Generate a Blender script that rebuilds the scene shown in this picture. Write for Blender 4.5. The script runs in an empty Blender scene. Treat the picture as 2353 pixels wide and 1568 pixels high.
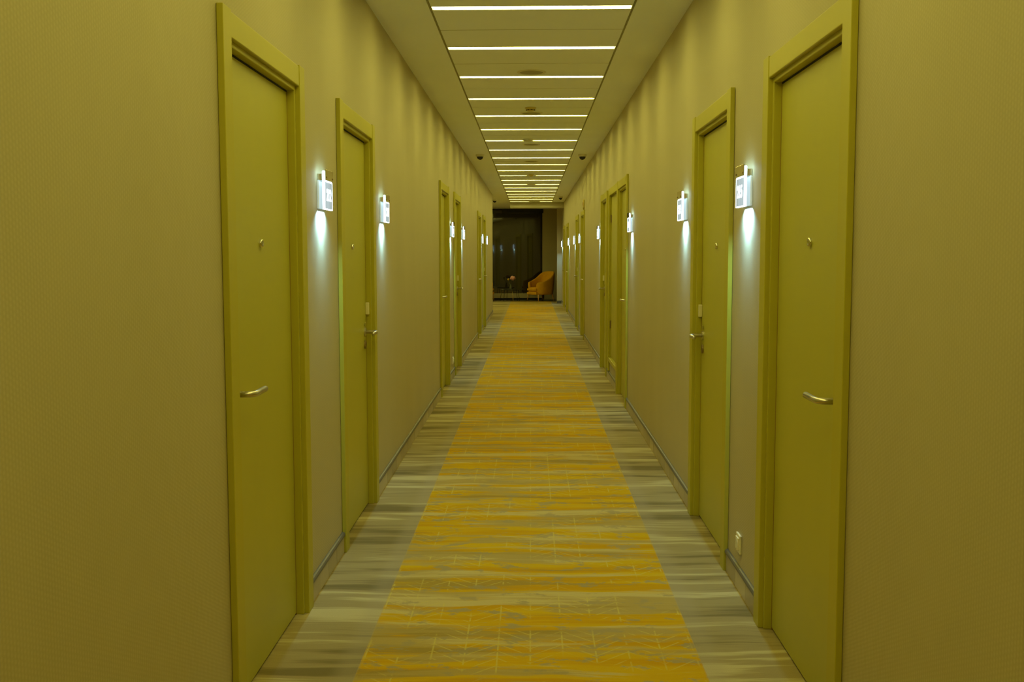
import bpy, bmesh, math, random
from mathutils import Vector, Matrix
random.seed(7)
C = bpy.context.scene.collection
SC = bpy.context.scene
PI = math.pi

# ------------------------------------------------------------------ camera, world, exposure
FPX, WPX, HPX = 2385.0, 2353.0, 1568.0
CAM_H = 1.5
VX, VY = 1220.0, 583.0                      # where the corridor's axis vanishes
fw = Vector(((VX-WPX/2)/FPX, -(VY-HPX/2)/FPX, 1.0)).normalized()     # world Y in camera axes
up = Vector((0, 1, 0)); up = (up - up.dot(fw)*fw).normalized()       # world Z
rt = Vector((1, 0, 0)); rt = rt - rt.dot(fw)*fw; rt = (rt - rt.dot(up)*up).normalized()
right_w = Vector((rt.x, fw.x, up.x)); up_w = Vector((rt.y, fw.y, up.y)); fwd_w = Vector((rt.z, fw.z, up.z))
cd = bpy.data.cameras.new('camera'); cam = bpy.data.objects.new('camera', cd); C.objects.link(cam)
cd.sensor_width = 36.0; cd.lens = 36.0*FPX/WPX; cd.clip_end = 200; cd.clip_start = .02
m = Matrix((right_w, up_w, -fwd_w)).transposed().to_4x4(); m.translation = (0, 0, CAM_H)
cam.matrix_world = m
SC.camera = cam

wd = bpy.data.worlds.new('world'); SC.world = wd; wd.use_nodes = True
wd.node_tree.nodes['Background'].inputs[0].default_value = (.02, .017, .008, 1)
wd.node_tree.nodes['Background'].inputs[1].default_value = .1

SC.view_settings.view_transform = 'Standard'
SC.view_settings.look = 'None'
SC.view_settings.exposure = 0.0
SC.view_settings.gamma = 1.0
SC.view_settings.use_curve_mapping = False
STRIP_POWER = 31.0
STRIP_COLOR = (1.0, .93, .235)
SIGN_COLOR = (.32, .66, 1.0)
try:
    SC.cycles.use_denoising = True
    SC.cycles.max_bounces = 10
    SC.cycles.diffuse_bounces = 7
    SC.cycles.sample_clamp_indirect = 4.0
    SC.cycles.caustics_reflective = False
    SC.cycles.caustics_refractive = False
except Exception:
    pass

# ------------------------------------------------------------------ dimensions (metres)
XL, XR = -.949, .933          # wall faces
HC = 2.95                     # ceiling
Y0 = -2.6                     # wall behind the viewpoint
YLEND = 25.75                 # the left wall stops here, the lobby opens
YRET = 31.3                  # short wall return on the right
DOOR_W, DOOR_H = 1.128, 2.255
CAS = .088
DL = [3.18, 5.103, 10.77, 12.75, 18.37, 20.36]
DR = [3.035, 4.83, 9.995, 12.615, 18.05, 20.29, 25.75, 28.25]
HATCH = (11.125, 12.34)
LIGHT0, LSTEP = 6.287, 1.2096
LHALF, LW, LXC = .59, .085, .004

# ------------------------------------------------------------------ materials
MATS = {}
def nodes(name):
    mt = bpy.data.materials.new(name); mt.use_nodes = True
    nt = mt.node_tree
    return mt, nt, nt.nodes['Principled BSDF']
def V(nt, v):
    n = nt.nodes.new('ShaderNodeValue'); n.outputs[0].default_value = v; return n.outputs[0]
def M(nt, op, a, b=None, c=None, clamp=False):
    n = nt.nodes.new('ShaderNodeMath'); n.operation = op; n.use_clamp = clamp
    for i, v in enumerate((a, b, c)):
        if v is None: continue
        if isinstance(v, (int, float)): n.inputs[i].default_value = v
        else: nt.links.new(v, n.inputs[i])
    return n.outputs[0]
def mixc(nt, f, a, b):
    n = nt.nodes.new('ShaderNodeMix'); n.data_type = 'RGBA'
    for s, v in ((n.inputs[0], f), (n.inputs[6], a), (n.inputs[7], b)):
        if isinstance(v, (int, float)): s.default_value = v
        elif isinstance(v, tuple): s.default_value = (*v, 1)
        else: nt.links.new(v, s)
    return n.outputs[2]
def smooth(nt, x, a, b):
    n = nt.nodes.new('ShaderNodeMapRange'); n.interpolation_type = 'SMOOTHSTEP'
    nt.links.new(x, n.inputs[0]); n.inputs[1].default_value = a; n.inputs[2].default_value = b
    return n.outputs[0]
def noise(nt, vec, scale=1., detail=3., rough=.5, dist=0.):
    n = nt.nodes.new('ShaderNodeTexNoise'); nt.links.new(vec, n.inputs['Vector'])
    n.inputs['Scale'].default_value = scale; n.inputs['Detail'].default_value = detail
    n.inputs['Roughness'].default_value = rough; n.inputs['Distortion'].default_value = dist
    return n.outputs[0]
def objco(nt):
    return nt.nodes.new('ShaderNodeTexCoord').outputs['Object']
def scaled(nt, vec, s, off=(0, 0, 0)):
    n = nt.nodes.new('ShaderNodeMapping'); nt.links.new(vec, n.inputs[0])
    n.inputs['Scale'].default_value = s; n.inputs['Location'].default_value = off
    return n.outputs[0]
def bump(nt, bs, h, strength, dist):
    n = nt.nodes.new('ShaderNodeBump'); n.inputs['Strength'].default_value = strength
    n.inputs['Distance'].default_value = dist; nt.links.new(h, n.inputs['Height'])
    nt.links.new(n.outputs[0], bs.inputs['Normal'])
def simple(name, col, rough=.5, metal=0., var=.06, scale=14., emit=None, estr=0., alpha=1., spec=.5, coat=0., bumpy=0.):
    mt, nt, bs = nodes(name)
    bs.inputs['Roughness'].default_value = rough; bs.inputs['Metallic'].default_value = metal
    bs.inputs['Specular IOR Level'].default_value = spec
    bs.inputs['Coat Weight'].default_value = coat
    f = noise(nt, objco(nt), scale, 3)
    c = mixc(nt, f, tuple(x*(1-var) for x in col), tuple(min(1, x*(1+var)) for x in col))
    nt.links.new(c, bs.inputs['Base Color'])
    if emit:
        bs.inputs['Emission Color'].default_value = (*emit, 1); bs.inputs['Emission Strength'].default_value = estr
    bs.inputs['Alpha'].default_value = alpha
    if bumpy: bump(nt, bs, noise(nt, objco(nt), scale*12, 2), bumpy, .002)
    MATS[name] = mt
    return mt

def wallpaper():
    mt, nt, bs = nodes('wallpaper')
    co = objco(nt); s = nt.nodes.new('ShaderNodeSeparateXYZ'); nt.links.new(co, s.inputs[0])
    y, z = s.outputs[1], s.outputs[2]
    KY, KZ = 2*PI/.0245, 2*PI/.0125
    cy = M(nt, 'COSINE', M(nt, 'MULTIPLY', y, KY))
    cy2 = M(nt, 'COSINE', M(nt, 'MULTIPLY', y, KY*2))
    cz = M(nt, 'COSINE', M(nt, 'MULTIPLY', z, KZ))
    dots = M(nt, 'MULTIPLY', cy, cz)
    h = M(nt, 'ADD', M(nt, 'MULTIPLY', dots, .55), M(nt, 'MULTIPLY', cy2, .45))
    fine = noise(nt, scaled(nt, co, (300, 300, 120)), 1., 2)
    h = M(nt, 'ADD', h, M(nt, 'MULTIPLY', fine, .7))
    big = noise(nt, scaled(nt, co, (1, 2.2, .6)), 1., 2)
    f = M(nt, 'ADD', M(nt, 'MULTIPLY', h, .22), M(nt, 'MULTIPLY', big, .5), clamp=True)  # grooves darker than the raised pattern: slight shade painted into the colour
    c = mixc(nt, f, WALL_A, WALL_B)
    nt.links.new(c, bs.inputs['Base Color'])
    bs.inputs['Roughness'].default_value = .62; bs.inputs['Specular IOR Level'].default_value = .35
    bump(nt, bs, h, .19, .0010)
    return mt

def carpet():
    mt, nt, bs = nodes('carpet')
    co = objco(nt); s = nt.nodes.new('ShaderNodeSeparateXYZ'); nt.links.new(co, s.inputs[0])
    x, y = s.outputs[0], s.outputs[1]
    warp = noise(nt, scaled(nt, co, (1.6, 1.6, 1)), 1., 2)
    yw = M(nt, 'ADD', y, M(nt, 'MULTIPLY', warp, .12))
    cmb = nt.nodes.new('ShaderNodeCombineXYZ'); nt.links.new(x, cmb.inputs[0]); nt.links.new(yw, cmb.inputs[1])
    cw = cmb.outputs[0]
    broad = noise(nt, scaled(nt, cw, (.75, 4.6, 1), (3.1, 0, 0)), 1., 2, .5)
    fine = noise(nt, scaled(nt, cw, (.75, 12, 1), (9.4, 0, 2)), 1., 4, .58)
    hair = noise(nt, scaled(nt, cw, (3.5, 90, 1)), 1., 2, .6)
    st = M(nt, 'ADD', M(nt, 'ADD', M(nt, 'MULTIPLY', broad, .55), M(nt, 'MULTIPLY', fine, .45)), M(nt, 'MULTIPLY', M(nt, 'SUBTRACT', hair, .5), .10))
    # grey-taupe ground with dark and pale drawn-out streaks
    g = mixc(nt, smooth(nt, st, .405, .495), CARPET_DARK, CARPET_MID)
    g = mixc(nt, smooth(nt, st, .525, .590), g, CARPET_PALE)
    # yellow runner down the middle
    ax = M(nt, 'ABSOLUTE', x)
    run = M(nt, 'LESS_THAN', ax, .628)
    yel = mixc(nt, smooth(nt, fine, .38, .60), YEL_DEEP, YEL_BRIGHT)
    st2 = noise(nt, scaled(nt, cw, (.8, 4.6, 1), (5.0, 0, 7)), 1., 5, .60)
    dye = M(nt, 'SUBTRACT', 1.0, smooth(nt, M(nt, 'ADD', M(nt, 'MULTIPLY', st, .35), M(nt, 'MULTIPLY', st2, .65)), .485, .530))
    dark_keep = M(nt, 'SUBTRACT', 1.0, M(nt, 'MULTIPLY', M(nt, 'SUBTRACT', 1.0, smooth(nt, st, .38, .43)), .85))
    spots = smooth(nt, noise(nt, scaled(nt, co, (5.5, 10, 1), (1, 4, 0)), 1., 5, .68), .55, .61)
    dye = M(nt, 'MULTIPLY', M(nt, 'MULTIPLY', dye, dark_keep), M(nt, 'SUBTRACT', 1.0, M(nt, 'MULTIPLY', spots, .8)))
    pale_y = mixc(nt, .34, g, YEL_BRIGHT)
    yel = mixc(nt, dye, pale_y, yel)
    yel = mixc(nt, M(nt, 'MULTIPLY', spots, .7), yel, CARPET_MID)
    # herringbone leaf veins, faded in patches
    P = .1235
    u = M(nt, 'DIVIDE', M(nt, 'ADD', x, .62), P)
    tri = M(nt, 'PINGPONG', u, 1.0)
    v = M(nt, 'FRACT', M(nt, 'DIVIDE', M(nt, 'ADD', y, M(nt, 'MULTIPLY', tri, .115)), .07))
    vein = M(nt, 'LESS_THAN', M(nt, 'ABSOLUTE', M(nt, 'SUBTRACT', v, .5)), .062)
    fu = M(nt, 'ABSOLUTE', M(nt, 'SUBTRACT', M(nt, 'FRACT', M(nt, 'ADD', u, .5)), .5))
    spine = M(nt, 'LESS_THAN', fu, .026)
    patch = smooth(nt, noise(nt, scaled(nt, co, (2.4, 2.9, 1), (7, 1.3, 0)), 1., 2), .47, .56)
    line = M(nt, 'MULTIPLY', M(nt, 'MAXIMUM', M(nt, 'MULTIPLY', vein, .9), spine), patch)
    breakup = smooth(nt, noise(nt, scaled(nt, co, (9, 22, 1)), 1., 2), .38, .50)
    line = M(nt, 'MULTIPLY', M(nt, 'MULTIPLY', line, breakup), .62)
    yel = mixc(nt, line, yel, VEIN)
    c = mixc(nt, run, g, yel)
    # paler grey-blue margin just outside the runner
    edge = M(nt, 'MULTIPLY', M(nt, 'MULTIPLY', smooth(nt, ax, .62, .63), M(nt, 'SUBTRACT', 1.0, smooth(nt, ax, .66, .74))), .35)
    c = mixc(nt, edge, c, CARPET_MARGIN)
    pile = noise(nt, co, 420, 2, .7)
    c2 = nt.nodes.new('ShaderNodeMix'); c2.data_type = 'RGBA'; c2.blend_type = 'MULTIPLY'
    c2.inputs[0].default_value = .35; nt.links.new(c, c2.inputs[6])
    pr = nt.nodes.new('ShaderNodeMapRange'); nt.links.new(pile, pr.inputs[0]); pr.inputs[1].default_value = .25; pr.inputs[2].default_value = .75
    pr.inputs[3].default_value = .55; pr.inputs[4].default_value = 1.25
    nt.links.new(pr.outputs[0], c2.inputs[7])
    nt.links.new(c2.outputs[2], bs.inputs['Base Color'])
    bs.inputs['Roughness'].default_value = .95; bs.inputs['Specular IOR Level'].default_value = .1
    bump(nt, bs, pile, .5, .004)
    return mt

def tile_stone():
    mt, nt, bs = nodes('skirting_stone')
    oi = nt.nodes.new('ShaderNodeObjectInfo')
    f = noise(nt, scaled(nt, objco(nt), (1, 30, 6)), 1., 4, .6)
    ff = M(nt, 'ADD', M(nt, 'MULTIPLY', f, .55), M(nt, 'MULTIPLY', oi.outputs['Random'], .65), clamp=True)
    nt.links.new(mixc(nt, ff, TILE_A, TILE_B), bs.inputs['Base Color'])
    bs.inputs['Roughness'].default_value = .35
    return mt

def dark_glass():
    mt, nt, bs = nodes('dark_window_glass')
    f = noise(nt, scaled(nt, objco(nt), (9, 9, .25)), 1., 3)
    nt.links.new(mixc(nt, f, (.012, .010, .005), (.034, .029, .014)), bs.inputs['Base Color'])
    bs.inputs['Roughness'].default_value = .035; bs.inputs['IOR'].default_value = 1.7
    return mt

def acrylic():
    mt = bpy.data.materials.new('edge_lit_acrylic'); mt.use_nodes = True; nt = mt.node_tree; nt.nodes.clear()
    out = nt.nodes.new('ShaderNodeOutputMaterial')
    tr = nt.nodes.new('ShaderNodeBsdfTransparent'); tr.inputs[0].default_value = (.93, .97, 1, 1)
    em = nt.nodes.new('ShaderNodeEmission'); em.inputs[0].default_value = (.50, .60, .62, 1)
    f = noise(nt, scaled(nt, objco(nt), (6, 6, 1.5)), 3., 2)
    nt.links.new(M(nt, 'MULTIPLY_ADD', f, .40, .85), em.inputs[1])
    gl = nt.nodes.new('ShaderNodeBsdfGlossy'); gl.inputs[1].default_value = .08
    m1 = nt.nodes.new('ShaderNodeMixShader'); m1.inputs[0].default_value = .72
    nt.links.new(tr.outputs[0], m1.inputs[1]); nt.links.new(em.outputs[0], m1.inputs[2])
    m2 = nt.nodes.new('ShaderNodeMixShader'); m2.inputs[0].default_value = .05
    nt.links.new(m1.outputs[0], m2.inputs[1]); nt.links.new(gl.outputs[0], m2.inputs[2])
    nt.links.new(m2.outputs[0], out.inputs[0])
    return mt
def emitter(name, col, strength):
    mt = bpy.data.materials.new(name); mt.use_nodes = True; nt = mt.node_tree; nt.nodes.clear()
    out = nt.nodes.new('ShaderNodeOutputMaterial'); em = nt.nodes.new('ShaderNodeEmission')
    em.inputs[0].default_value = (*col, 1); em.inputs[1].default_value = strength
    nt.links.new(em.outputs[0], out.inputs[0]); MATS[name] = mt
    return mt

WALL_A, WALL_B = (.43, .38, .222), (.565, .505, .31)
CARPET_DARK, CARPET_MID, CARPET_PALE = (.20, .154, .056), (.345, .268, .108), (.52, .435, .20)
CARPET_MARGIN = (.40, .328, .19)
YEL_DEEP, YEL_BRIGHT, VEIN = (.54, .285, .001), (.60, .375, .004), (.60, .47, .09)
TILE_A, TILE_B = (.33, .27, .16), (.58, .50, .33)
m_wall = wallpaper()
m_carpet = carpet()
m_tile = tile_stone()
m_glass = dark_glass()
m_acryl = acrylic()
m_ceil = simple('ceiling_paint', (.86, .90, .94), .75, var=.03, scale=2., spec=.2)
m_panel = simple('ceiling_panel_paint', (.85, .89, .95), .6, var=.03, scale=3., spec=.3)
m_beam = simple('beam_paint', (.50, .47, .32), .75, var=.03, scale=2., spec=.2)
m_void = simple('ceiling_void', (.20, .18, .10), .9)
m_door = simple('door_paint', (.455, .425, .050), .42, var=.03, scale=5., spec=.4)
m_case = simple('casing_paint', (.465, .42, .036), .45, var=.03, scale=5., spec=.4)
m_gap = simple('gap_shade_dark_trim', (.015, .012, .006), .8)  # near-black for the shade in door gaps; also vent slots and window trim
m_seal = simple('door_seal', (.26, .14, .03), .7)
m_steel = simple('brushed_steel', (.62, .58, .48), .28, 1., var=.08, scale=60.)
m_chrome = simple('mirror_chrome', (.75, .72, .62), .10, 1., var=.02)
m_brown = simple('dull_brass', (.30, .22, .10), .4, .8)
m_cap = simple('skirting_cap_metal', (.14, .13, .10), .4, .3, var=.15)
m_plast = simple('cream_plastic', (.78, .72, .48), .4, var=.02)
m_white = simple('white_plastic', (.70, .68, .52), .5, var=.02)
m_grille = simple('speaker_mesh', (.36, .34, .23), .6, var=.10, scale=300.)
m_black = simple('smoked_dome', (.012, .012, .012), .12, var=.0)
m_yplast = simple('yellowed_plastic', (.62, .52, .16), .5)
m_red = simple('red_plastic', (.42, .15, .05), .4)
m_chair = simple('mustard_velvet', (.62, .32, .006), .85, var=.12, scale=9., spec=.2, bumpy=.4)
m_wood = simple('honey_wood_leg', (.55, .30, .06), .45, var=.2, scale=30.)
m_brass = simple('thin_brass', (.70, .52, .16), .3, .9)
m_blackmetal = simple('black_metal', (.02, .018, .014), .4, .5)
m_tabletop = simple('dark_glass_top', (.03, .035, .03), .06, var=.1, coat=1.)
m_pink = simple('pink_petals', (.72, .38, .36), .7, var=.25, scale=60.)
m_yflower = simple('yellow_petals', (.65, .45, .04), .7, var=.2, scale=60.)
m_green = simple('leaf_green', (.10, .15, .03), .6, var=.3, scale=30.)
m_vase = simple('greenish_vase', (.16, .18, .10), .08, var=.1, alpha=.75, coat=1.)
m_stonefloor = simple('dark_stone_floor', (.045, .035, .02), .35, var=.4, scale=4.)
m_sill = simple('sill_stone', (.42, .36, .20), .5, var=.08, scale=5.)
m_strip = emitter('light_strip_diffuser', STRIP_COLOR, STRIP_POWER)
m_edge = emitter('lit_acrylic_edge', (.72, .95, 1.0), 6.0)
m_rim = emitter('lit_acrylic_rim', (.72, .95, 1.0), 5.0)          # the sawn rim glows outwards only
nt = m_rim.node_tree; geo = nt.nodes.new('ShaderNodeNewGeometry'); tr = nt.nodes.new('ShaderNodeBsdfTransparent'); mx = nt.nodes.new('ShaderNodeMixShader')
nt.links.new(geo.outputs['Backfacing'], mx.inputs[0]); nt.links.new(nt.nodes['Emission'].outputs[0], mx.inputs[1]); nt.links.new(tr.outputs[0], mx.inputs[2])
nt.links.new(mx.outputs[0], nt.nodes['Material Output'].inputs[0])
m_digit = emitter('lit_engraved_digits', (.80, .97, 1.0), 3.0)
m_slot = emitter('led_slot', (.55, .88, 1.0), 7.0)
m_back = simple('lit_frosted_backing', (.75, .80, .80), .5, var=.02, emit=(.62, .90, 1.0), estr=.22)  # weak emission stands in for LED light falling on the backing

# ------------------------------------------------------------------ mesh helpers
def add_box(bm, x0, x1, y0, y1, z0, z1, bev=0., seg=2):
    vs = [bm.verts.new((x, y, z)) for x in (x0, x1) for y in (y0, y1) for z in (z0, z1)]
    fs = [(0, 1, 3, 2), (4, 6, 7, 5), (0, 4, 5, 1), (2, 3, 7, 6), (0, 2, 6, 4), (1, 5, 7, 3)]
    faces = [bm.faces.new([vs[i] for i in f]) for f in fs]
    if bev > 0:
        ed = {e for f in faces for e in f.edges}
        bmesh.ops.bevel(bm, geom=list(ed), offset=bev, segments=seg, affect='EDGES', profile=.5)
    return vs
def add_lathe(bm, prof, n=24, cx=0, cy=0, axis='Z', base=0.):
    """prof: (radius, height) pairs, capped where radius is 0"""
    rings = []
    for r, h in prof:
        ring = []
        for k in range(n if r > 1e-6 else 1):
            a = 2*PI*k/n
            p = (cx+r*math.cos(a), cy+r*math.sin(a), base+h)
            if axis == 'X': p = (base+h, cx+r*math.cos(a), cy+r*math.sin(a))
            ring.append(bm.verts.new(p))
        rings.append(ring)
    for A, B in zip(rings, rings[1:]):
        for k in range(n):
            a0, a1 = A[k % len(A)], A[(k+1) % len(A)]
            b0, b1 = B[k % len(B)], B[(k+1) % len(B)]
            q = []
            for v_ in (a0, a1, b1, b0):
                if v_ not in q: q.append(v_)
            if len(q) >= 3: bm.faces.new(q)
def add_tube(bm, pts, r, n=12, cap=True):
    pts = [Vector(p) for p in pts]
    rr = r if isinstance(r, (list, tuple)) else [r]*len(pts)
    rings = []; ref = None
    for i, p in enumerate(pts):
        t = (pts[min(i+1, len(pts)-1)] - pts[max(i-1, 0)]).normalized()
        if ref is None:
            ref = Vector((0, 0, 1)) if abs(t.z) < .9 else Vector((1, 0, 0))
        a = (ref - ref.dot(t)*t).normalized(); ref = a; b = t.cross(a)
        rings.append([bm.verts.new(p + rr[i]*(math.cos(2*PI*k/n)*a + math.sin(2*PI*k/n)*b)) for k in range(n)])
    for A, B in zip(rings, rings[1:]):
        for k in range(n): bm.faces.new((A[k], A[(k+1) % n], B[(k+1) % n], B[k]))
    if cap: bm.faces.new(rings[0][::-1]); bm.faces.new(rings[-1])
def obj(name, bm, mat, parent=None, smooth_=False):
    bmesh.ops.recalc_face_normals(bm, faces=bm.faces)
    me = bpy.data.meshes.new(name); bm.to_mesh(me); bm.free()
    if smooth_:
        for p in me.polygons: p.use_smooth = True
    if isinstance(mat, (list, tuple)):
        for q in mat: me.materials.append(q)
    else: me.materials.append(mat)
    o = bpy.data.objects.new(name, me); C.objects.link(o)
    if parent: o.parent = parent
    return o
def box(name, dims, mat, parent=None, bev=0., seg=2):
    bm = bmesh.new(); add_box(bm, *dims, bev, seg); return obj(name, bm, mat, parent)
def boxes(name, lst, mat, parent=None, bev=0.):
    bm = bmesh.new()
    for d in lst: add_box(bm, *d, bev)
    return obj(name, bm, mat, parent)
def tag(o, label=None, cat=None, group=None, kind=None):
    if label: o['label'] = label
    if cat: o['category'] = cat
    if group: o['group'] = group
    if kind: o['kind'] = kind
    return o
def empty(name, loc=(0, 0, 0), rz=0.):
    o = bpy.data.objects.new(name, None); C.objects.link(o); o.location = loc; o.rotation_euler = (0, 0, rz)
    o.empty_display_size = .1
    return o
KIDS = {}
def copy_tree(o, parent=None):
    c = o.copy(); C.objects.link(c)
    if parent: c.parent = parent
    for ch in list(o.children): copy_tree(ch, c)
    return c

# ------------------------------------------------------------------ the shell
def wall_boxes(x0, x1, ya, yb, openings):
    out = []; y = ya
    for (a, b, zt, zb) in sorted(openings):
        if a > y: out.append((x0, x1, y, a, 0, HC+.05))
        out.append((x0, x1, a, b, zt, HC+.05))
        if zb: out.append((x0, x1, a, b, 0, zb))
        y = b
    out.append((x0, x1, y, yb, 0, HC+.05))
    return out
J = .06          # the wall opening starts this far inside the casing's outer edge
opL = [(y+J, y+DOOR_W-J, DOOR_H-J, 0) for y in DL]
opR = [(y+J, y+DOOR_W-J, DOOR_H-J, 0) for y in DR] + [(HATCH[0]+.02, HATCH[1]-.06, DOOR_H-J, .25)]
tag(boxes('wall_left', wall_boxes(XL-.16, XL, Y0, YLEND, opL), m_wall), 'beige ribbed wallpaper wall on the left with six doors', 'wall', kind='structure')
tag(boxes('wall_right', wall_boxes(XR, XR+.16, Y0, YRET, opR), m_wall), 'beige ribbed wallpaper wall on the right with eight doors', 'wall', kind='structure')
tag(box('wall_back', (XL-.16, XR+.16, Y0-.15, Y0, 0, HC+.05), m_wall), 'plain wall closing the corridor behind the viewpoint', 'wall', kind='structure')
tag(box('wall_lobby', (-7.0, XL-.16, YLEND-.16, YLEND, 0, HC+.05), m_wall), 'lobby wall turning left where the corridor ends', 'wall', kind='structure')
tag(box('wall_return', (.785, XR+.16, YRET, YRET+.30, 0, HC+.05), m_wall), 'short pale wall return beside the yellow armchair', 'wall', kind='structure')
tag(box('wall_far', (.372, XR+.16, 33.95, 34.15, 0, HC+.05), m_wall), 'brown shaded wall strip right of the dark window', 'wall', kind='structure')
tag(box('wall_side', (-7.15, -7.0, YLEND-.16, 36.0, 0, HC+.05), m_wall), 'far left side wall of the lobby', 'wall', kind='structure')
tag(box('floor', (-7.15, 1.1, Y0-.15, 36.2, -.1, 0), m_carpet), 'grey streaked carpet with a yellow leaf patterned runner', 'floor', kind='structure')
tag(box('floor_border', (-7.0, XR+.16, 32.72, 36.0, 0, .004), m_stonefloor), 'dark stone floor strip in front of the lobby window', 'floor', kind='structure')

# ceiling: plain borders, closed void above the panels
EX = .607
bm = bmesh.new()
add_box(bm, XL-.16, -EX+LXC, Y0-.15, 36.0, HC, HC+.03)
add_box(bm, EX+LXC, XR+.16, Y0-.15, 36.0, HC, HC+.03)
add_box(bm, -7.15, XL-.16, YLEND-.16, 36.0, HC, HC+.03)
add_box(bm, -EX+LXC, EX+LXC, LIGHT0+19*LSTEP+.31, 36.0, HC, HC+.03)
ceil = obj('ceiling', bm, m_ceil); tag(ceil, 'cream ceiling with a central row of panels and light strips', 'ceiling', kind='structure')
box('ceiling_void', (-EX+LXC-.03, EX+LXC+.03, Y0-.15, LIGHT0+19*LSTEP+.34, HC+.055, HC+.075), m_void, ceil)
m_seam_shade = simple('seam_shade_brown', (.26, .24, .12), .6)  # brown strips stand in for the shade inside the panel seams
for sx in (-1, 1): box('seam_shade_strip', (LXC+sx*.6005-.0055, LXC+sx*.6005+.0055, Y0, LIGHT0+19*LSTEP+.3, HC+.001, HC+.004), m_seam_shade, ceil)
bar = None
for k in range(-7, 19):
    if bar is None: bar = box('seam_shade_strip', (-.594, .594, -.006, .006, .0008, .004), m_seam_shade, ceil); o = bar
    else: o = bar.copy(); C.objects.link(o)
    o.location = (LXC, LIGHT0+(k+.5)*LSTEP, HC)
K0 = -6          # light strips start overhead, nearer than the picture's edge
pan = None
half = (LSTEP - LW)/2 - .004
bm = bmesh.new(); add_box(bm, -.594, .594, -half/2+.002, half/2-.0055, 0, .016, .002, 1)
for k in range(K0, 20):
    yl = LIGHT0 + k*LSTEP
    for sgn in (-1, 1):
        yc = yl + sgn*(LW/2 + .002 + half/2)
        if pan is None: pan = obj('panel', bm, m_panel, ceil); o = pan
        else: o = pan.copy(); C.objects.link(o)
        o.location = (LXC, yc, HC)
        if sgn < 0: o.rotation_euler = (0, 0, PI)
        if k == 19 and sgn == 1: o.scale = (1, .45, 1); o.location.y = yl + LW/2 + .002 + half*.225

# lowered beam before the lobby
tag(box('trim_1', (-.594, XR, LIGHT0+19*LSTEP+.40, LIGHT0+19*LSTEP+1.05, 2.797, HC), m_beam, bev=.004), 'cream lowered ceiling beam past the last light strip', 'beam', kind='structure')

# ------------------------------------------------------------------ light strips
ORD = ['first', 'second', 'third', 'fourth', 'fifth', 'sixth', 'seventh', 'eighth', 'ninth', 'tenth', 'eleventh', 'twelfth', 'thirteenth', 'fourteenth', 'fifteenth', 'sixteenth', 'seventeenth', 'eighteenth', 'nineteenth', 'twentieth']
def stadium(bm, x0, x1, w, z0, z1, r0, r1):
    """flat bar along x, rounded at the ends"""
    pts = []
    for k in range(7):
        a = PI/2 + PI*k/6; pts.append((x0 + r0*(1+math.cos(a)), w*math.sin(a)))
    for k in range(7):
        a = -PI/2 + PI*k/6; pts.append((x1 - r1*(1-math.cos(a)), w*math.sin(a)))
    lo = [bm.verts.new((x, y, z0)) for x, y in pts]; hi = [bm.verts.new((x, y, z1)) for x, y in pts]
    bm.faces.new(lo); bm.faces.new(hi[::-1]); n_ = len(pts)
    for k in range(n_): bm.faces.new((lo[k], hi[k], hi[(k+1) % n_], lo[(k+1) % n_]))
def make_strip(gap=None):
    r = empty('ceiling_light')
    bm = bmesh.new(); w = LW/2 - .001
    add_box(bm, -LHALF, LHALF, -w, -w+.002, 0, .05); add_box(bm, -LHALF, LHALF, w-.002, w, 0, .05)
    add_box(bm, -LHALF-.003, -LHALF, -w, w, 0, .05); add_box(bm, LHALF, LHALF+.003, -w, w, 0, .05)
    add_box(bm, -LHALF, LHALF, -w, w, .046, .05)
    obj('housing', bm, m_white, r)
    spans = [(-LHALF+.002, LHALF-.002, .02, .02)] if not gap else [(-LHALF+.002, gap[0], .02, .05), (gap[1], LHALF-.002, .05, .02)]
    for x0, x1, e0, e1 in spans:
        bm = bmesh.new(); stadium(bm, x0, x1, w-.003, .010, .016, e0, e1); obj('diffuser', bm, m_strip, r)
    if gap:
        box('blank_cover', (gap[0]+.005, gap[1]-.005, -w+.0025, w-.0025, .001, .009), m_panel, r)
    return r
GAPS = {6: (-.105, .025), 11: (-.088, .094), 13: (-.085, .095), 19: (-.06, .25)}
strip0 = make_strip(); first = True
for i, k in enumerate(range(K0, 20)):
    if k in GAPS: o = make_strip(GAPS[k])
    else:
        o = strip0 if first else copy_tree(strip0)
        first = False
    o.location = (LXC, LIGHT0 + k*LSTEP, HC)
    if k < 0:
        tag(o, 'glowing ceiling light strip overhead, %s before the first one in view' % ORD[-k-1], 'light', 'glowing light strips across the ceiling')
    elif k in GAPS:
        tag(o, 'ceiling light strip split in two by a blank middle, %s counted from the nearest' % ORD[k], 'light', 'glowing light strips across the ceiling')
    else:
        tag(o, 'glowing white light strip across the ceiling, %s counted from the nearest' % ORD[k], 'light', 'glowing light strips across the ceiling')
# unseen strips added to brighten the lobby, suggested by faint streaks in the window
for x in (-2.3, -4.2):
    for k in range(6):
        o = copy_tree(strip0); o.location = (x, 27.3 + k*1.21, HC-.051)
        tag(o, 'unseen light strip added on the lobby ceiling to brighten the lobby', 'light', 'added lobby light strips')

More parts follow.
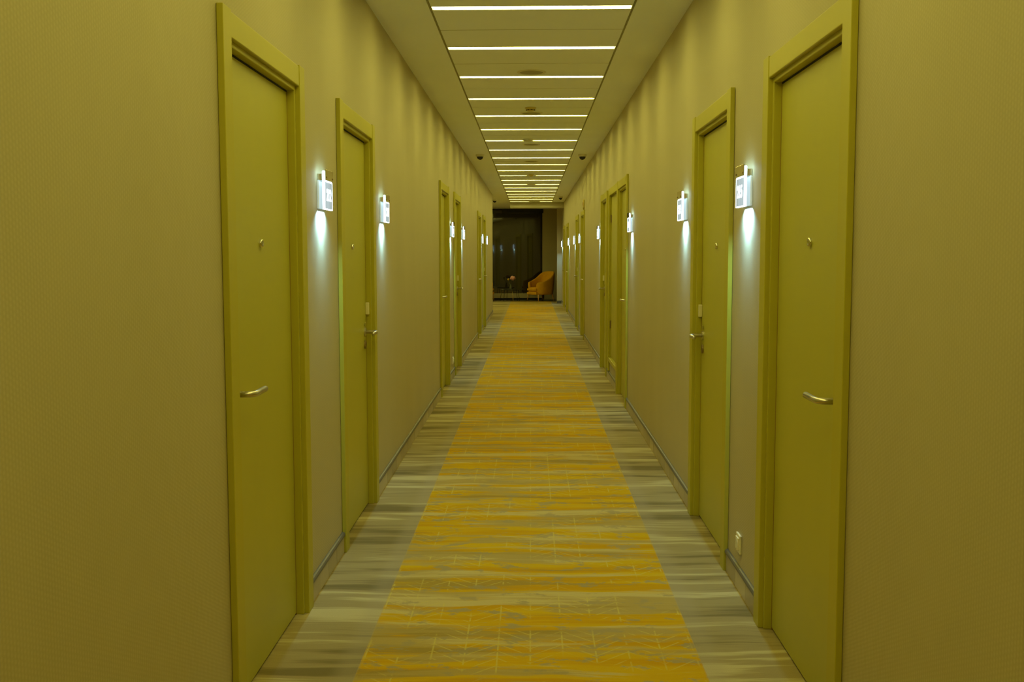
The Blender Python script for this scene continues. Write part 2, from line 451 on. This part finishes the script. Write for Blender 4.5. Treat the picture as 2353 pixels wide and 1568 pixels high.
# ------------------------------------------------------------------ doors
# local frame: x out of the wall, y along the wall from the casing's outer edge, z up
def make_door(handle_low, sensor):
    r = empty('door_1')
    T = .022; B0 = .001; W, H = DOOR_W, DOOR_H
    for a in (0, W-CAS):
        bm = bmesh.new(); add_box(bm, B0, T, a, a+CAS, 0, H, .0022, 2); obj('casing', bm, m_case, r)
    bm = bmesh.new(); add_box(bm, .0005, T-.0025, CAS+.0005, W-CAS-.0005, H-.085, H-.004, .004, 3); obj('header', bm, m_case, r)
    j0, j1, jt = CAS+.016, W-CAS-.016, 2.152          # clear opening
    bm = bmesh.new()
    add_box(bm, -.05, .003, CAS-.02, j0, 0, jt+.045, .003); add_box(bm, -.05, .003, j1, W-CAS+.02, 0, jt+.045, .003)
    obj('jamb', bm, m_case, r)
    bm = bmesh.new(); add_box(bm, -.05, .003, j0, j1, jt, jt+.045, .003); obj('jamb_head', bm, m_case, r)
    bm = bmesh.new()
    add_box(bm, -.047, -.0275, j0, j0+.0042, 0, jt); add_box(bm, -.047, -.0275, j1-.0042, j1, 0, jt)
    obj('seal', bm, m_seal, r)
    box('gap', (-.10, -.05, CAS-.02, W-CAS+.02, .001, jt+.045), m_gap, r)  # black sheet stands in for the darkness behind the leaf
    box('head_gap_shade', (-.048, -.0275, j0+.004, j1-.004, jt-.0075, jt), m_gap, r)  # black strip put in for the shaded gap above the leaf
    lf = box('leaf', (-.048, -.028, j0+.0045, j1-.0045, .009, jt-.0075), m_door, r, .0015)
    X = -.028
    s = 1 if handle_low else -1
    yh = (j0+.062) if handle_low else (j1-.062)
    bm = bmesh.new()
    pts = [(X+.004, yh, 1.043), (X+.045, yh, 1.043)]
    for q in range(1, 7):
        a = q/6*PI/2; pts.append((X+.045+.028*math.sin(a), yh+s*.028*(1-math.cos(a)), 1.043))
    pts += [(X+.073, yh+s*.145, 1.043)]
    add_tube(bm, pts, .0105, 14); obj('handle', bm, m_steel, lf, True)
    bm = bmesh.new(); add_lathe(bm, [(0, 0), (.026, 0), (.026, .006), (.023, .009), (0, .009)], 24, yh, 1.043, 'X', X); obj('rosette', bm, m_steel, lf)
    bm = bmesh.new(); add_lathe(bm, [(0, 0), (.025, 0), (.025, .005), (.022, .008), (.006, .008), (.006, .003), (0, .003)], 24, yh, .968, 'X', X); obj('keyhole', bm, m_brown, lf)
    box('indicator', (X, X+.006, yh-.008, yh+.008, 1.078, 1.098), m_chrome, lf, .002)
    bm = bmesh.new(); add_lathe(bm, [(0, .003), (.006, .003), (.009, .010), (.014, .010), (.016, .006), (.016, 0)], 24, (j0+j1)/2, 1.538, 'X', X); obj('peephole', bm, m_chrome, lf, True)
    if sensor:
        ys = (j0+.012) if handle_low else (j1-.012)
        box('door_sensor', (X, X+.020, ys-.010, ys+.010, 1.143, 1.213), m_plast, lf, .003)
    return r
pA, pAs = make_door(True, False), make_door(True, True)
pB, pBs = make_door(False, False), make_door(False, True)
protos = {(True, False): pA, (True, True): pAs, (False, False): pB, (False, True): pBs}
used = set()
def place_door(n, side, y, low, sensor, label):
    key = (low, sensor); p = protos[key]
    if key in used: o = copy_tree(p)
    else: used.add(key); o = p
    o.name = 'door_%d' % n
    if side == 'L': o.location = (XL, y, 0); o.rotation_euler = (0, 0, 0)
    else: o.location = (XR, y+DOOR_W, 0); o.rotation_euler = (0, 0, PI)
    tag(o, label, 'door', 'olive yellow room doors along the corridor', 'structure')
n = 0
for i, y in enumerate(DL):
    n += 1
    place_door(n, 'L', y, i % 2 == 0, i % 2 == 1, 'olive yellow room door in raised casing, %s along the left wall' % ORD[i])
for i, y in enumerate(DR):
    n += 1
    near = i % 2 == 0
    place_door(n, 'R', y, not near, not near, 'olive yellow room door in raised casing, %s along the right wall' % ORD[i])
for key, p in protos.items():
    if key not in used:
        for ch in list(p.children_recursive): bpy.data.objects.remove(ch)
        bpy.data.objects.remove(p)

# narrow service hatch between two right-hand doors
h0, h1 = HATCH; hl = h1-h0
hat = empty('service_hatch', (XR, h1, 0), PI)
tag(hat, 'narrow olive yellow hinged service hatch framed between third and fourth right doors', 'hatch', kind='structure')
HB = .275
box('casing', (.0005, .022, 0, .085, .11, DOOR_H), m_case, hat, .004)
box('casing', (.0005, .022, hl-.03, hl, .11, DOOR_H), m_case, hat, .004)
box('header', (.0005, .0195, .0855, hl-.0305, DOOR_H-.085, DOOR_H-.004), m_case, hat, .004)
box('bottom_rail', (.0005, .0195, .0855, hl-.0305, HB-.045, HB), m_case, hat, .004)
boxes('jamb', [(-.05, .0004, .0605, .085, .2505, DOOR_H-.0605), (-.05, .0004, hl-.03, hl-.0205, .2505, DOOR_H-.0605),
      (-.05, .0004, .085, hl-.03, DOOR_H-.085, DOOR_H-.0605), (-.05, .0004, .085, hl-.03, .2505, HB)], m_case, hat)
hlf = box('leaf', (-.030, -.012, .0875, hl-.0325, HB+.004, DOOR_H-.09), m_door, hat, .002)
for z in (.62, 1.86):
    bm = bmesh.new(); add_lathe(bm, [(0, 0), (.007, 0), (.007, .09), (0, .09)], 10, -.006, .0945, base=z)
    add_box(bm, -.012, -.009, .096, .124, z, z+.09)
    obj('hinge', bm, m_brown, hlf)

# ------------------------------------------------------------------ skirting
def skirting(name, xw, nx, segs, label):
    root = empty(name, (xw, 0, 0)); tag(root, label, 'skirting', kind='structure')
    x0, x1 = (0, .010) if nx > 0 else (-.010, 0)
    bm = bmesh.new(); add_box(bm, x0, x1, -.5, .5, .0005, .084)
    proto = obj('tile', bm, m_tile, root); first = True
    for a, b in segs:
        cnt = max(1, round((b-a)/.222)); L = (b-a)/cnt
        for q in range(cnt):
            o = proto if first else proto.copy()
            if not first: C.objects.link(o)
            first = False
            o.location = (random.uniform(-.0008, .0008), a+(q+.5)*L, 0); o.scale = (1, L-.003, 1)
        bm = bmesh.new()
        prof = [(0, .0845), (.013, .0845), (.016, .090), (.0155, .098), (.011, .1045), (.004, .107), (0, .107)]
        A = [bm.verts.new((nx*px, a, pz)) for px, pz in prof]; B = [bm.verts.new((nx*px, b, pz)) for px, pz in prof]
        for q in range(len(prof)): w = (q+1) % len(prof); bm.faces.new((A[q], A[w], B[w], B[q]))
        bm.faces.new(A[::-1]); bm.faces.new(B)
        obj('cap_rail', bm, m_cap, root)
def gaps(doors, ya, yb):
    out = []; y = ya
    for d in doors: out.append((y, d-.001)); y = d+DOOR_W+.001
    out.append((y, yb)); return [s for s in out if s[1]-s[0] > .02]
skirting('baseboard_left', XL, 1, gaps(DL, 1.2, YLEND), 'stone tile skirting with dark cap along left wall')
skirting('baseboard_right', XR, -1, gaps(DR, 1.2, YRET), 'stone tile skirting with dark cap along right wall')
tag(box('baseboard_return', (.782, XR-.02, YRET-.012, YRET, .001, .085), m_cap, bev=.002), 'dark skirting at the foot of the short wall return', 'skirting', kind='structure')

# ------------------------------------------------------------------ room number signs
def digits_mesh(txt):
    cu = bpy.data.curves.new('digits', 'FONT'); cu.body = txt; cu.size = .074; cu.extrude = .0006; cu.offset = .0016
    cu.align_x = 'CENTER'; cu.align_y = 'CENTER'
    to = bpy.data.objects.new('tmp', cu); C.objects.link(to)
    bpy.context.view_layer.update()
    me = bpy.data.meshes.new_from_object(to.evaluated_get(bpy.context.evaluated_depsgraph_get()))
    bpy.data.objects.remove(to)
    me.materials.clear(); me.materials.append(m_digit)
    # text x,y -> local y,z
    me.transform(Matrix(((0, 0, 1, 0), (1, 0, 0, 0), (0, 1, 0, 0), (0, 0, 0, 1))))
    return me
SW = .088                                     # half width
def make_sign():
    r = empty('room_sign')
    box('backing', (.0005, .010, -SW+.012, SW-.012, .004, .128), m_back, r, .002)
    box('bracket', (.0005, .026, -SW+.018, SW-.018, .128, .158), m_chrome, r, .003)
    box('clamp', (.0385, .0425, -SW+.004, SW, .128, .176), m_chrome, r, .0012)
    box('led_slot', (.0265, .0382, -SW-.001, SW+.001, .1265, .170), m_slot, r, .004)
    pn = box('acrylic_panel', (.027, .038, -SW, SW, 0, .126), [m_acryl, m_rim], r)
    for p in pn.data.polygons: p.material_index = 0 if abs(p.normal.x) > .5 else 1
    bm = bmesh.new(); e = .0045; fx = (.0378, .0384)
    add_box(bm, *fx, -SW, -SW+e, 0, .126); add_box(bm, *fx, SW-e, SW, 0, .126)
    add_box(bm, *fx, -SW+e, SW-e, 0, e); add_box(bm, *fx, -SW+e, SW-e, .126-e, .126)
    obj('lit_edge', bm, m_edge, pn)
    for yy in (-SW+.02, SW-.014):
        bm = bmesh.new(); add_lathe(bm, [(.0042, 0), (.0042, .002), (.003, .003), (0, .003)], 14, yy, .142, 'X', .0425); obj('screw', bm, m_brown, r)
    d = bpy.data.objects.new('room_number', bpy.data.meshes.new('x')); C.objects.link(d); d.parent = pn; d.location = (.0392, 0, .063)
    # LEDs shining down the wall
    ld = bpy.data.lights.new('sign_led', 'AREA'); ld.shape = 'RECTANGLE'; ld.size = .018; ld.size_y = .15; ld.spread = math.radians(140); ld.energy = 3.6; ld.color = SIGN_COLOR
    l = bpy.data.objects.new('sign_led', ld); C.objects.link(l); l.parent = r; l.location = (.018, 0, -.004)
    l.rotation_euler = (0, math.radians(8), 0)
    sd = bpy.data.lights.new('sign_beam', 'SPOT'); sd.energy = 7.0; sd.color = SIGN_COLOR; sd.spot_size = math.radians(64); sd.spot_blend = .9; sd.shadow_soft_size = .012
    l = bpy.data.objects.new('sign_beam', sd); C.objects.link(l); l.parent = r; l.location = (.022, 0, -.006)
    l.rotation_euler = (0, math.radians(14), 0)
    return r
SL = [(4.70, '212'), (6.615, '210'), (12.28, '208'), (14.26, '206'), (19.88, '204'), (21.87, '202')]
SR = [(4.50, '215'), (6.31, '213'), (9.62, '211'), (14.05, '209'), (19.55, '207'), (21.95, '205'), (25.25, '203'), (30.85, '201')]
sg0 = make_sign(); firsts = True
for side, lst in (('L', SL), ('R', SR)):
    for i, (y, txt) in enumerate(lst):
        o = sg0 if firsts else copy_tree(sg0)
        firsts = False
        o.location = (XL if side == 'L' else XR, y, 1.697); o.rotation_euler = (0, 0, 0 if side == 'L' else PI)
        for ch in o.children_recursive:
            if ch.name.startswith('room_number'): ch.data = digits_mesh(txt)
        tag(o, 'edge-lit glass room number sign, %s along the %s wall' % (ORD[i], 'left' if side == 'L' else 'right'), 'sign', 'edge-lit room number signs')

# ------------------------------------------------------------------ small wall and ceiling fittings
def make_socket():
    r = empty('wall_socket')
    box('plate', (0, .010, -.042, .042, -.042, .042), m_plast, r, .003)
    bm = bmesh.new(); add_box(bm, .009, .0155, -.028, .028, -.028, .028, .002); obj('insert', bm, m_plast, r)
    bm = bmesh.new(); add_lathe(bm, [(.0215, .0155), (.0215, .0165), (.0195, .0165), (.0185, .0157), (0, .0157)], 24, 0, 0, 'X'); obj('outlet_ring', bm, m_white, r)
    return r
s = make_socket(); s.location = (XR, 4.56, .21); s.rotation_euler = (0, 0, PI)
tag(s, 'cream wall socket low on the right wall between the first two doors', 'socket')
s = copy_tree(s); s.location = (XL, 12.5, .21); s.rotation_euler = (0, 0, 0)
tag(s, 'small cream wall socket low on the left wall between third and fourth doors', 'socket')

al = empty('alarm_sounder', (XR, 18.2, 2.365), PI)
tag(al, 'small olive alarm box with red band high on the right wall above fifth door', 'alarm')
box('housing', (0, .030, -.075, .075, -.075, .07), m_yplast, al, .006)
box('red_band', (.029, .033, -.075, .075, -.03, .02), m_red, al, .001)
bm = bmesh.new(); add_lathe(bm, [(0, -.105), (.012, -.105), (.02, -.075), (0, -.075)], 14, .015, -.05); obj('test_knob', bm, m_yplast, al)

def make_speaker():
    r = empty('ceiling_speaker')
    bm = bmesh.new(); add_lathe(bm, [(.095, -.002), (.100, -.007), (.112, -.006), (.117, 0)], 40); obj('rim', bm, m_white, r, True)
    bm = bmesh.new(); add_lathe(bm, [(0, -.010), (.05, -.009), (.09, -.005), (.096, -.001)], 40); obj('grille', bm, m_grille, r, True)
    return r
sp0 = make_speaker()
SPK = [(8.47, 'nearest round flush ceiling speaker just before the third light strip'), (10.90, 'round flush ceiling speaker just before the fifth light strip'),
       (14.0, 'round flush ceiling speaker between the seventh and eighth light strips'), (16.55, 'round flush ceiling speaker between the ninth and tenth light strips')]
for i, (y, lb) in enumerate(SPK):
    o = sp0 if i == 0 else copy_tree(sp0)
    o.location = (LXC, y, HC); tag(o, lb, 'speaker', 'round speakers in the ceiling')
def make_detector(mat, slots, R=.078, D=.05):
    r = empty('smoke_detector')
    bm = bmesh.new(); add_lathe(bm, [(R, 0), (R, -D*.22), (R*.9, -D*.28), (0, -D*.28)], 32); obj('base', bm, mat, r, False)
    bm = bmesh.new(); add_lathe(bm, [(R*.87, -D*.28), (R*.82, -D*.55), (R*.64, -D*.88), (R*.5, -D*.97), (0, -D)], 32); obj('head', bm, mat, r, True)
    if slots:
        bm = bmesh.new()
        for k in range(8):
            vs = add_box(bm, R*.70, R*.81, -R*.20, R*.20, -D*.78, -D*.60)
            bmesh.ops.transform(bm, matrix=Matrix.Rotation(2*PI*k/8+.25, 4, 'Z'), verts=vs)
        obj('vent_slots', bm, m_gap, r)
    return r
d0 = make_detector(m_yplast, True, .056, .036); d0.location = (LXC-.008, 10.50, HC)
tag(d0, 'yellowed smoke detector with dark slots between fourth and fifth light strips', 'detector')
d1 = make_detector(m_white, False, .070, .03); d1.location = (-.04, 13.36, HC)
tag(d1, 'pale smoke detector beside the split seventh light strip', 'detector', 'smoke detectors')
d2 = make_detector(m_yplast, False, .050, .04); d2.location = (.0, 19.25, HC)
tag(d2, 'tiny yellowed smoke detector beside the split twelfth light strip', 'detector')
o = copy_tree(d1); o.location = (.004, 21.72, HC); tag(o, 'pale smoke detector beside the split fourteenth light strip', 'detector', 'smoke detectors')
def make_dome():
    r = empty('dome_camera')
    bm = bmesh.new(); add_lathe(bm, [(.062, 0), (.062, -.022), (.054, -.032), (.046, -.034)], 28); obj('housing', bm, m_white, r, True)
    bm = bmesh.new(); add_lathe(bm, [(.047, -.030)] + [(.047*math.cos(a), -.034-.047*math.sin(a)) for a in (0, .3, .6, .9, 1.2)] + [(0, -.082)], 28); obj('dome', bm, m_black, r, True)
    return r
dm = make_dome()
for i, (x, y, lb) in enumerate(((-.745, 15.37, 'black security camera dome under left ceiling border'), (.755, 15.42, 'nearer black security camera dome under right ceiling border'), (.757, 26.75, 'farther tiny black security camera dome under right ceiling border'), (-.98, 28.2, 'tiny dark camera dome under the lobby ceiling'))):
    o = dm if i == 0 else copy_tree(dm)
    o.location = (x, y, HC); tag(o, lb, 'camera', 'security camera domes')

# ------------------------------------------------------------------ lobby
PHI = math.radians(5.3)
wn = empty('window_1', (-.6, 33.92, 0), PHI)
tag(wn, 'tall dark lobby window reflecting the lit room signs', 'window', kind='structure')
box('pane', (-6.3, .99, 0, .02, .205, HC-.005), m_glass, wn)
box('sill', (-6.3, .99, -.10, .0, .05, .205), m_sill, wn, .004)
box('base', (-6.3, .99, -.05, 0, .005, .05), m_gap, wn)
box('top_rail', (-6.3, .99, -.03, 0, HC-.05, HC-.001), m_gap, wn)
box('blind_cassette', (-.34, .99, -.12, -.031, 2.815, HC-.002), m_black, wn, .005)

def make_armchair():
    r = empty('armchair')
    # U-shaped shell in plan: front at -y
    NS, hw, hd = 40, .36, .36
    bm = bmesh.new(); rows = []
    path = []
    for i in range(NS+1):
        t = -1 + 2*i/NS
        a = t*math.radians(152)                       # 0 = back centre
        ca, sa = math.cos(a), math.sin(a)
        e = .78
        px = hw*math.copysign(abs(sa)**e, sa); py = hd*math.copysign(abs(ca)**e, ca)
        path.append((t, px, py))
    for i, (t, px, py) in enumerate(path):
        p0, p1 = path[max(i-1, 0)], path[min(i+1, NS)]
        tx, ty = p1[1]-p0[1], p1[2]-p0[2]; l = math.hypot(tx, ty); nx, ny = -ty/l, tx/l
        if nx*px+ny*py < 0: nx, ny = -nx, -ny
        u = abs(t)
        sblend = 1/(1+math.exp((u-.50)*11))
        top = .60 + .345*sblend - .06*max(0, (u-.88)/.12)**2
        th = .075; fl = .055*(top-.2)/.7
        sec = []
        for (o_, zz) in ((-.02, .205), (0.0, .23), (fl*.6, .2+(top-.2)*.5), (fl, top-.035), (fl-.012, top-.008), (fl-th/2, top), (fl-th+.012, top-.008), (fl-th, top-.035), (fl*.6-th, .2+(top-.2)*.5), (-th, .25), (-th+.01, .205)):
            sec.append(bm.verts.new((px+nx*o_, py+ny*o_, zz)))
        rows.append(sec)
    for A, B in zip(rows, rows[1:]):
        for k in range(len(A)): bm.faces.new((A[k], A[(k+1) % len(A)], B[(k+1) % len(A)], B[k]))
    bm.faces.new(rows[0]); bm.faces.new(rows[-1][::-1])
    sh = obj('shell', bm, m_chair, r, True)
    md = sh.modifiers.new('sub', 'SUBSURF'); md.levels = 1; md.render_levels = 1
    def slab(name, z0, z1, inset, bev):
        bm = bmesh.new(); pts = []
        for i in range(25):
            a = math.radians(-128 + 256*i/24); ca, sa = math.cos(a), math.sin(a); e = .78
            pts.append(((hw-inset)*math.copysign(abs(sa)**e, sa), (hd-inset)*math.copysign(abs(ca)**e, ca)))
        fy = -.37
        pts = [(pts[0][0], fy)] + pts + [(pts[-1][0], fy)]
        b0 = [bm.verts.new((x, y, z0)) for x, y in pts]; b1 = [bm.verts.new((x, y, z1)) for x, y in pts]
        bm.faces.new(b0[::-1]); tf = bm.faces.new(b1); n_ = len(pts)
        for k in range(n_): bm.faces.new((b0[k], b0[(k+1) % n_], b1[(k+1) % n_], b1[k]))
        ed = [e for f in bm.faces if len(f.verts) > 4 for e in f.edges]
        bmesh.ops.bevel(bm, geom=ed, offset=bev, segments=3, affect='EDGES')
        return obj(name, bm, m_chair, r)
    slab('seat_rail', .205, .295, .055, .012)
    slab('seat_cushion', .300, .435, .072, .035)
    for sx in (-1, 1):
        for sy in (-1, 1):
            bm = bmesh.new(); add_tube(bm, [(sx*.27, sy*.27-.02, .21), (sx*.31, sy*.30-.02, .004)], [.022, .012], 12); obj('leg', bm, m_wood, r, True)
    return r
ch = make_armchair()
FA = math.atan2(-.57, -.82)                           # facing direction in plan
ch.location = (.32, 32.98, 0); ch.rotation_euler = (0, 0, FA + PI/2)
tag(ch, 'mustard yellow barrel armchair beside the wall return, facing the table', 'armchair', 'mustard armchairs')
c2 = copy_tree(ch); c2.location = (-1.615, 32.98, 0); c2.rotation_euler = (0, 0, math.atan2(-.57, .82) + PI/2)
tag(c2, 'mustard yellow armchair mostly hidden behind the left wall end', 'armchair', 'mustard armchairs')

tb = empty('side_table', (-.66, 32.9, 0)); tag(tb, 'round dark glass side table on thin splayed legs', 'table')
bm = bmesh.new(); add_lathe(bm, [(0, .362), (.30, .362), (.305, .366), (.305, .372), (.30, .376), (0, .376)], 40); obj('tabletop', bm, m_tabletop, tb)
bm = bmesh.new(); add_lathe(bm, [(.270, .350), (.285, .350), (.285, .361), (.270, .361), (.270, .350)], 40); obj('ring', bm, m_blackmetal, tb)
for k, (a, mt) in enumerate(((-72, m_brass), (-20, m_blackmetal), (45, m_blackmetal), (110, m_blackmetal), (170, m_blackmetal), (-128, m_blackmetal))):
    a = math.radians(a); bm = bmesh.new()
    add_tube(bm, [(.27*math.cos(a), .27*math.sin(a), .352), (.325*math.cos(a), .325*math.sin(a), .004)], [.012 if k == 0 else .008, .010 if k == 0 else .006], 10); lg = obj('leg', bm, mt, tb, True)
    if k == 0: lg['label'] = 'brass leg'
vs_ = empty('glass_vase', (-.64, 32.9, .3765)); tag(vs_, 'small greenish glass vase of flowers on the side table', 'vase')
bm = bmesh.new(); add_lathe(bm, [(0, 0), (.034, 0), (.040, .02), (.036, .07), (.022, .12), (.026, .15), (.022, .148), (.018, .12), (.03, .07), (.034, .02), (0, .012)], 24); obj('body', bm, m_vase, vs_, True)
def flower(name, label, base, tip, rad, mat, squash=.8, seed=1, leaves=True):
    rnd = random.Random(seed)
    r = empty(name, base); tag(r, label, 'flower', 'flowers in the vase')
    tip = Vector(tip)-Vector(base); mid = tip*.5 + Vector((-.02, 0, .05))
    bm = bmesh.new(); add_tube(bm, [(0, 0, 0), tuple(mid), tuple(tip)], .005, 8); obj('stem', bm, m_green, r)
    bm = bmesh.new()
    bmesh.ops.create_icosphere(bm, subdivisions=2, radius=rad*.75, matrix=Matrix.Translation(tip))
    for k in range(60):
        u, w = rnd.uniform(-1, 1), rnd.uniform(0, 2*PI); q = math.sqrt(1-u*u)
        d = Vector((q*math.cos(w), q*math.sin(w), u*squash))
        bmesh.ops.create_icosphere(bm, subdivisions=1, radius=rad*.22, matrix=Matrix.Translation(tip+d*rad*.85))
    obj('bloom', bm, mat, r, True)
    for sg in ((-1, 1) if leaves else ()):
        bm = bmesh.new(); c = tip*.72
        pts = [c, c+Vector((sg*.03, .01, .05)), c+Vector((sg*.035, 0, .10)), c+Vector((sg*.06, 0, .055))]
        f1 = [bm.verts.new(p) for p in pts]; f2 = [bm.verts.new(p+Vector((0, .003, 0))) for p in pts]
        bm.faces.new(f1); bm.faces.new(f2[::-1])
        for k in range(4): bm.faces.new((f1[k], f1[(k+1) % 4], f2[(k+1) % 4], f2[k]))
        obj('leaf', bm, m_green, r)
flower('pink_flower', 'large pink flower head leaning right out of the vase', (-.637, 32.9, .42), (-.575, 32.9, .725), .088, m_pink, .75, 3)
flower('yellow_flower', 'small yellow flower left of the pink one in the vase', (-.650, 32.9, .50), (-.715, 32.86, .69), .034, m_yflower, .9, 5, False)
